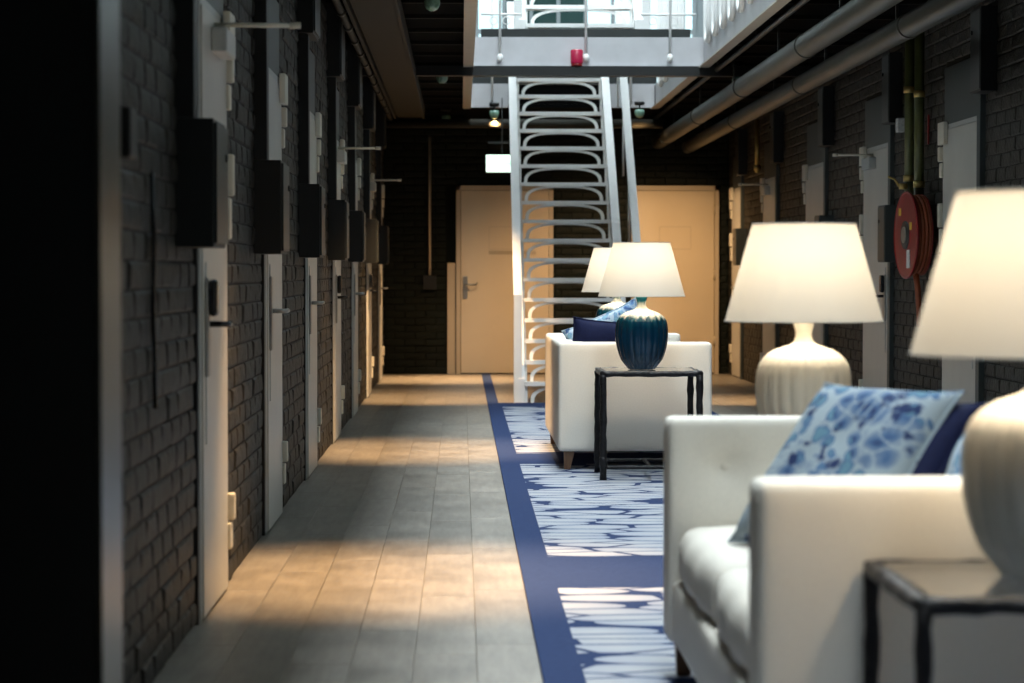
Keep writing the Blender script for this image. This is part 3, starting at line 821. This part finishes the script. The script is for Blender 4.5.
# ---- fire hose reel
hr_ = thing('fire_hose_reel', 'red fire hose reel with orange brown hose on the right wall', 'hose reel', (XR - .045, 14.60, 1.31), math.radians(5))
def disc(x0, x1, r, bm=None, seg=36):
    bm = bm or B(); tube(bm, [(x0, 0, 0), (x1, 0, 0)], r, seg); return bm
obj('reel_disc', disc(-.115, -.105, .262), M['red'], hr_)
rim = B(); tube(rim, [(-.11, .258 * math.cos(a * PI / 20), .258 * math.sin(a * PI / 20)) for a in range(40)], .009, 8, closed=True); obj('reel_rim', rim, M['red'], hr_)
obj('reel_disc', disc(-.02, -.012, .245), M['red'], hr_)
obj('hub', disc(-.123, -.01, .085), M['darksteel'], hr_)
obj('hub_cap', disc(-.13, -.122, .05), M['steel'], hr_)
for k in range(4):
    a = k * 2.399
    hs = B(); R_ = .235 - .004 * (k % 2)
    tube(hs, [(-.092 + k * .022, R_ * math.cos(q * PI / 18), R_ * math.sin(q * PI / 18)) for q in range(36)], .0125, 8, closed=True)
    o = obj('hose_turn', hs, M['hose'], hr_)
hd = B(); tube(hd, [(-.06, -.05, -.22), (-.05, -.06, -.33), (-.04, -.04, -.48), (-.03, .0, -.545), (-.02, .04, -.48), (-.03, .05, -.3), (-.05, .05, -.2)], .014, 8)
obj('hose_tail', hd, M['hose'], hr_)
sb = B(); box(sb, -.118, -.1152, -.10, -.03, -.20, -.09); obj('white_sticker', sb, M['paper'], hr_)
for (y_, z_) in ((.10, .12), (-.14, .03)):
    sb = B(); box(sb, -.118, -.1152, y_, y_ + .05, z_, z_ + .045); obj('yellow_sticker', sb, M['yellow'], hr_)
obj('wall_bracket', box(B(), -.02, .012, -.04, .04, -.1, .1), M['darksteel'], hr_)
for k, (yy, z0, z1, lab) in enumerate(((15.05, 1.50, 2.6, 'olive painted riser pipe directly above the hose reel'), (14.72, 1.45, 2.6, 'olive painted riser pipe right of the red marker'))):
    rp = thing('riser_pipe', lab, 'pipe', (XR - .055, yy, z0))
    obj('pipe_run', tube(B(), [(0, 0, 0), (0, 0, z1 - z0)], .030, 12), M['olive'], rp)
    for zz in (.15, .7):
        obj('pipe_collar', tube(B(), [(0, 0, zz), (0, 0, zz + .04)], .036, 12), M['brass'], rp)
vv = thing('valve', 'small brass valve above the hose reel', 'valve', (XR - .10, 15.03, 1.62))
obj('valve_body', tube(B(), [(-.02, 0, 0), (.03, 0, 0)], .02, 10), M['brass'], vv)
obj('valve_lever', tube(B(), [(-.02, 0, .0), (-.05, 0, .045), (-.09, 0, .06)], .007, 8), M['brass'], vv)
tag(obj('pipe_marker', box(B(), -.008, .0, 0, .03, 0, .18, .002), M['red'], None, (XR - .012, 14.62, 1.86)), 'red vertical strip on the wall above the hose reel', 'marker')
yp = thing('riser_pipe', 'bright brass coloured pipe high on the far part of the right wall', 'pipe', (XR - .06, 22.75, 2.02))
obj('pipe_run', tube(B(), [(0, 0, 0), (0, 0, .5)], .022, 10), M['brass'], yp)
obj('pipe_collar', tube(B(), [(0, 0, .02), (0, 0, .07)], .034, 10), M['brass'], yp)
tag(obj('alarm_button', box(B(), -.05, .0, 0, .07, 0, .09, .006), M['paper'], None, (XR - .012, 15.42, 1.98)), 'small white alarm box near the top of the right wall posts', 'alarm')

# ------------------------------------------------------------------ carpet
cz = .008
cm_ = B(); box(cm_, .218, 1.95, 2.5, 19.9, 0.0005, cz, .002)
cpt = obj('carpet_runner', cm_, M['carpet']); tag(cpt, 'blue carpet runner with panels of off white pebble pattern', 'carpet')
obj('border_strip', box(B(), .218, .308, 19.9, YF - .01, 0.0005, cz), M['carpet_edge'], cpt)

# ------------------------------------------------------------------ sofas
def make_sofa(label, y0, y1, x0=.545, flip=False):
    """seat faces -x; x from 0 (front) to .85 (back); y along"""
    L_ = y1 - y0; s = thing('sofa', label, 'sofa', (x0 + .84, y1, cz) if flip else (x0, y0, cz), PI if flip else 0); D = .84; H = .695; T = .155
    def flat_fn(P): return P
    def rb(x0, x1, a, b_, z0, z1, r=.022, n=(5, 5, 4), fn=None):
        return rbox(B(), ((x0 + x1) / 2, (a + b_) / 2, (z0 + z1) / 2), ((x1 - x0) / 2, (b_ - a) / 2, (z1 - z0) / 2), r, n, fn)
    obj('base_frame', rb(.012, D - .01, .02, L_ - .02, .10, .268, .02), M['fabric'], s)
    # arms with a tufted inner face
    def tuft(sign, cxs, czz, h_in, axis):
        def f(P):
            P = P.copy()
            v = P[axis] * sign
            if v > h_in - .03:
                dsum = 0; o_ = 0 if axis == 1 else 1
                for cx_ in cxs:
                    for c_z in czz:
                        d2 = (P[o_] - cx_) ** 2 + (P.z - c_z) ** 2
                        dsum += .022 * math.exp(-d2 / .0012) + .018 * math.exp(-d2 / .008)
                P[axis] -= sign * dsum
            return P
        return f
    zc = .565 - (.10 + H) / 2
    cx_arm = [.155 - D / 2 + .25 * k for k in range(3)]
    near = obj('armrest', rb(0, D, 0, T, .10, H, .022, (26, 4, 20), tuft(1, cx_arm, [zc], T / 2, 1)), M['fabric'], s)
    far = obj('armrest', rb(0, D, L_ - T, L_, .10, H, .022, (26, 4, 20), tuft(-1, cx_arm, [zc], T / 2, 1)), M['fabric'], s)
    nb = max(3, round((L_ - 2 * T) / .27)); st = (L_ - 2 * T) / nb
    cy = [-(L_ - 2 * T) / 2 + st * (k + .5) for k in range(nb)]
    bk = obj('backrest', rb(D - .16, D, T, L_ - T, .10, H, .022, (4, 40, 20), tuft(-1, cy, [zc], .08, 0)), M['fabric'], s)
    btn = lathe(B(), [(.004, .006), (.010, .004), (.013, 0), (.010, -.004)], 12)
    first = None
    def button(par, loc, rot):
        nonlocal first
        if first is None: first = obj('button', btn, M['fabric'], par, loc); first.rotation_euler = rot
        else: share('button', first.data, loc, par, rot)
    for k in cx_arm:
        button(near, (k + D / 2, T - .036, .565), (-PI / 2, 0, 0)); button(far, (k + D / 2, L_ - T + .036, .565), (PI / 2, 0, 0))
    for k in cy: button(bk, (D - .16 + .036, k + L_ / 2, .565), (0, -PI / 2, 0))
    # piping on the near arm
    for (yy) in (0.0, L_):
        e = .006 if yy == 0 else -.006
        pb = B(); tube(pb, [(.018, yy + e, .12), (.018, yy + e, H - .018), (D - .02, yy + e, H - .018), (D - .02, yy + e, .12)], .0045, 6)
        obj('piping', pb, M['fabric'], near if yy == 0 else far)
    nc = 2; cl = (L_ - 2 * T) / nc
    for k in range(nc):
        a = T + k * cl; sd = k * 3.1
        def fn(P, sd=sd, cl=cl):
            P = P.copy(); hx, hy, hz = .34, cl / 2, .085
            u, v = P.x / hx, P.y / hy
            puff = (1 - u * u) * (1 - v * v)
            if P.z > 0: P.z += .035 * max(0, puff) + .005 * math.sin(9 * P.x + sd) * math.sin(7 * P.y + sd) - .012 * (abs(u * v)) ** 3
            if P.x < -.25: P.x -= .020 * (1 - v * v) * (1 - (P.z / .1) ** 2) 
            P.x += .004 * math.sin(23 * P.y + 9 * P.z + sd)
            return P
        obj('seat_cushion', rbox(B(), (.030 + .325, a + cl / 2, .338), (.325, cl / 2 - .004, .078), .045, (12, 14, 4), fn), M['fabric'], s)
    lg = B()
    vs = []
    for (zz, hw, dx) in ((0, .017, 0), (.105, .029, .012)):
        vs.append([lg.verts.new((dx + a * hw, dx * .5 + b_ * hw, zz)) for a, b_ in ((-1, -1), (1, -1), (1, 1), (-1, 1))])
    lg.faces.new(vs[0][::-1]); lg.faces.new(vs[1])
    for k in range(4): lg.faces.new((vs[0][k], vs[0][(k + 1) % 4], vs[1][(k + 1) % 4], vs[1][k]))
    l0 = obj('leg', lg, M['wood'], s, (.05, .05, 0))
    for (lx, ly, rz) in ((D - .05, .05, PI / 2), (.05, L_ - .05, -PI / 2), (D - .05, L_ - .05, PI)): share('leg', l0.data, (lx, ly, 0), s, (0, 0, rz))
    return s
make_sofa('off white tufted sofa in the foreground beside the glass topped table', 4.42, 6.50)
make_sofa('off white sofa in the middle distance behind the teal lamp', 13.15, 15.20, .53, True)

# ------------------------------------------------------------------ pillows
def pillow(name, label, m, size, thick, loc, rot, seed=0, back=None):
    n_ = 26; bm = B(); rr = random.Random(seed)
    t = thing(name, label, 'pillow', loc); t.rotation_euler = rot
    def surf(sgn, bm):
        g = {}
        for i in range(n_ + 1):
            for j in range(n_ + 1):
                u = -1 + 2 * i / n_; v = -1 + 2 * j / n_
                k = 1 - .085 * (1 - abs(u * v)) * (abs(u) ** 4 + abs(v) ** 4) * .9
                x = u * size / 2 * (1 - .07 * (1 - v * v) * 0 - .06 * abs(u) ** 3 * (1 - v ** 4)); z = v * size / 2 * (1 - .06 * abs(v) ** 3 * (1 - u ** 4))
                th = thick / 2 * (max(0, 1 - u ** 4) ** .55) * (max(0, 1 - v ** 4) ** .55)
                th += .006 * math.sin(7 * u + seed) * math.cos(5 * v + seed * 2) * (1 - u * u) * (1 - v * v)
                g[i, j] = bm.verts.new((x, sgn * th, z))
        for i in range(n_):
            for j in range(n_):
                f = bm.faces.new((g[i, j], g[i + 1, j], g[i + 1, j + 1], g[i, j + 1])); f.smooth = True
        return g
    surf(-1, bm); surf(1, bm)
    bmesh.ops.remove_doubles(bm, verts=bm.verts[:], dist=1e-5)
    obj('cushion_body', bm, m, t, smooth=True)
    e = [(-1, -1), (0, -1), (1, -1), (1, 0), (1, 1), (0, 1), (-1, 1), (-1, 0)]
    sb = B(); pts = []
    for k in range(8):
        a, b_ = e[k], e[(k + 1) % 8]
        for q in range(6):
            u = a[0] + (b_[0] - a[0]) * q / 6; v = a[1] + (b_[1] - a[1]) * q / 6
            pts.append((u * size / 2 * (1 - .06 * abs(u) ** 3 * (1 - v ** 4)), 0, v * size / 2 * (1 - .06 * abs(v) ** 3 * (1 - u ** 4))))
    tube(sb, pts, .005, 6, closed=True); obj('seam', sb, back or m, t)
    return t
R = math.radians
def axes(right, up):
    x = Vector(right).normalized(); z = Vector(up); z = (z - x * z.dot(x)).normalized(); y_ = z.cross(x)
    return Matrix((x, y_, z)).transposed().to_euler()
lean = axes((.53, -.85, 0), (.62, .2, .78))
pillow('throw_pillow', 'blue and white floral pillow leaning in the foreground sofa', M['floral'], .475, .13, (.890, 5.60, .632), lean, 1)
pillow('throw_pillow', 'plain navy pillow behind the floral one on the foreground sofa', M['navy'], .44, .10, (.955, 5.57, .620), lean, 2)
pillow('throw_pillow', 'pale blue pillow low in the foreground sofa, only its top showing over the near arm', M['floral2'], .34, .12, (1.07, 4.95, .615), axes((.1, -1, 0), (.32, 0, .95)), 5)
pillow('throw_pillow', 'navy pillow with a pointed corner on the sofa behind the teal lamp', M['navy'], .44, .14, (.82, 13.42, .605), (R(12), R(5), R(4)), 3)
pillow('throw_pillow', 'pale blue patterned pillow standing behind the navy one on the far sofa', M['floral2'], .46, .13, (.88, 13.75, .64), (R(14), R(-24), R(-12)), 4)

# ------------------------------------------------------------------ side tables
def make_table(label, x, y_, seed, H=.555):
    rr = random.Random(seed); t = thing('side_table', label, 'table', (x, y_, cz)); S_ = .5
    def rough(p0, p1, r, n_=16, cap=True):
        p0, p1 = Vector(p0), Vector(p1); pts = []; rad = []
        for k in range(n_ + 1):
            p = p0.lerp(p1, k / n_); pts.append(p + Vector([rr.uniform(-.0016, .0016) for _ in range(3)])); rad.append(r * rr.uniform(.88, 1.12))
        return pts, rad
    def bar(p0, p1, r): 
        a, b_ = rough(p0, p1, r); return tube(B(), a, b_, 10, flat=(1.1, 1.0))
    for a, b_ in (((-.012, 0), (S_ + .012, 0)), ((-.012, S_), (S_ + .012, S_)), ((0, 0), (0, S_)), ((S_, 0), (S_, S_))):
        obj('top_rail', bar((a[0], a[1], H - .017), (b_[0], b_[1], H - .017), .0155), M['iron'], t)
    for lx in (0, S_):
        for ly in (0, S_):
            lb = bar((lx, ly, 0), (lx, ly, H - .02), .0145 if H < .56 else .0185)
            a, b_ = rough((lx, ly, .05), (lx, ly, .13), .021, 6); b_[0] = b_[-1] = .012; tube(lb, a, b_, 10)
            obj('leg', lb, M['iron'], t)
    for ly in (0, S_): obj('stretcher', bar((0, ly, .066), (S_, ly, .066), .009), M['iron'], t)
    obj('stretcher', bar((S_ / 2, 0, .066), (S_ / 2, S_, .066), .009), M['iron'], t)
    g = obj('glass_top', box(B(), .014, S_ - .014, .014, S_ - .014, H - .013, H - .003, .002), M['glass_t'], t)
    return t
TH = .555 + cz - .003
make_table('black iron glass topped table at the lower right, nearest the viewer', .752, 3.90, 1)
make_table('black iron table hidden behind the far arm of the foreground sofa', .752, 6.72, 2)
make_table('black iron table carrying the nearer teal lamp before the far sofa', .737, 12.50, 3, .568)
make_table('black iron table beyond the far sofa, under the second teal lamp', .752, 15.35, 4, .568)

# ------------------------------------------------------------------ table lamps
def make_lamp(label, x, y_, m, dz=0):
    t = thing('table_lamp', label, 'lamp', (x, y_, TH + dz))
    def rib(a, q):
        k = max(0, min(1, (.80 - q) / .25)) 
        return (-.055 + .055 * abs(math.sin(a * 11)) ** .6) * k
    P = [(.058, 0), (.072, .003), (.078, .012), (.094, .030), (.110, .052), (.121, .078), (.130, .108), (.137, .14), (.140, .173), (.140, .205), (.137, .236), (.131, .258), (.120, .276),
         (.104, .291), (.083, .303), (.058, .311), (.040, .317), (.030, .325), (.024, .338), (.023, .352), (.027, .368), (.031, .380), (.028, .386)]
    # resample
    prof = []
    for a, b_ in zip(P, P[1:]):
        for k in range(3): prof.append((a[0] + (b_[0] - a[0]) * k / 3, a[1] + (b_[1] - a[1]) * k / 3))
    prof.append(P[-1])
    obj('lamp_body', lathe(B(), prof, 132, rib), m, t)
    obj('lamp_neck', lathe(B(), [(.012, .384), (.012, .42), (.018, .425), (.018, .47), (.012, .475)], 16), M['brass'], t)
    z0, z1, r0, r1 = .386, .668, .229, .150
    th = .0012
    sh = lathe(B(), [(r0, z0), (r0 + (r1 - r0) * .25, z0 + .25 * (z1 - z0)), (r0 + (r1 - r0) * .5, z0 + .5 * (z1 - z0)), (r0 + (r1 - r0) * .75, z0 + .75 * (z1 - z0)), (r1, z1)], 72, caps=(False, False))
    s_ = obj('lamp_shade', sh, M['shade'], t)
    for r, z in ((r0, z0), (r1, z1)):
        rm = tube(B(), [(r * math.cos(q * PI / 36), r * math.sin(q * PI / 36), z) for q in range(72)], .0022, 6, closed=True); obj('shade_rim', rm, M['shade'], s_)
    sp = B()
    for k in range(3):
        a = k * 2 * PI / 3; tube(sp, [(.008 * math.cos(a), .008 * math.sin(a), z1 - .015), (r1 * math.cos(a), r1 * math.sin(a), z1 - .003)], .0018, 6)
    tube(sp, [(0, 0, .475), (0, 0, z1 - .012)], .002, 6)
    obj('shade_spider', sp, M['brass'], t)
    l = bpy.data.lights.new('lamp_bulb', 'POINT'); l.energy = BULB_POWER; l.color = (1, .78, .52); l.shadow_soft_size = .035
    lo = bpy.data.objects.new('bulb_light', l); C.objects.link(lo); lo.parent = t; lo.location = (0, 0, .555)
    if dz or y_ > 6: return t
    cbm = B()
    tube(cbm, [(.07, .02, .006), (.12, .08, .006), (.15, .20, .006), (.14, .245, .0), (.14, .262, -.1), (.13, .27, -.5)], .0028, 6)
    obj('lamp_cord', cbm, M['cord'], t)
    return t
make_lamp('cream ribbed table lamp at the right edge, cut off by the frame', 1.012, 4.18, M['creamglaze'])
make_lamp('cream ribbed table lamp behind the floral pillow, whole shade in view', .998, 7.02, M['creamglaze'])
make_lamp('glossy teal blue ribbed table lamp on the black iron table', .953, 12.74, M['blueglaze'], .013)
make_lamp('second teal lamp with white glazed shoulders, half hidden behind the nearer one', 1.005, 15.55, M['blueglaze'], .013)
bpy.context.view_layer.update()
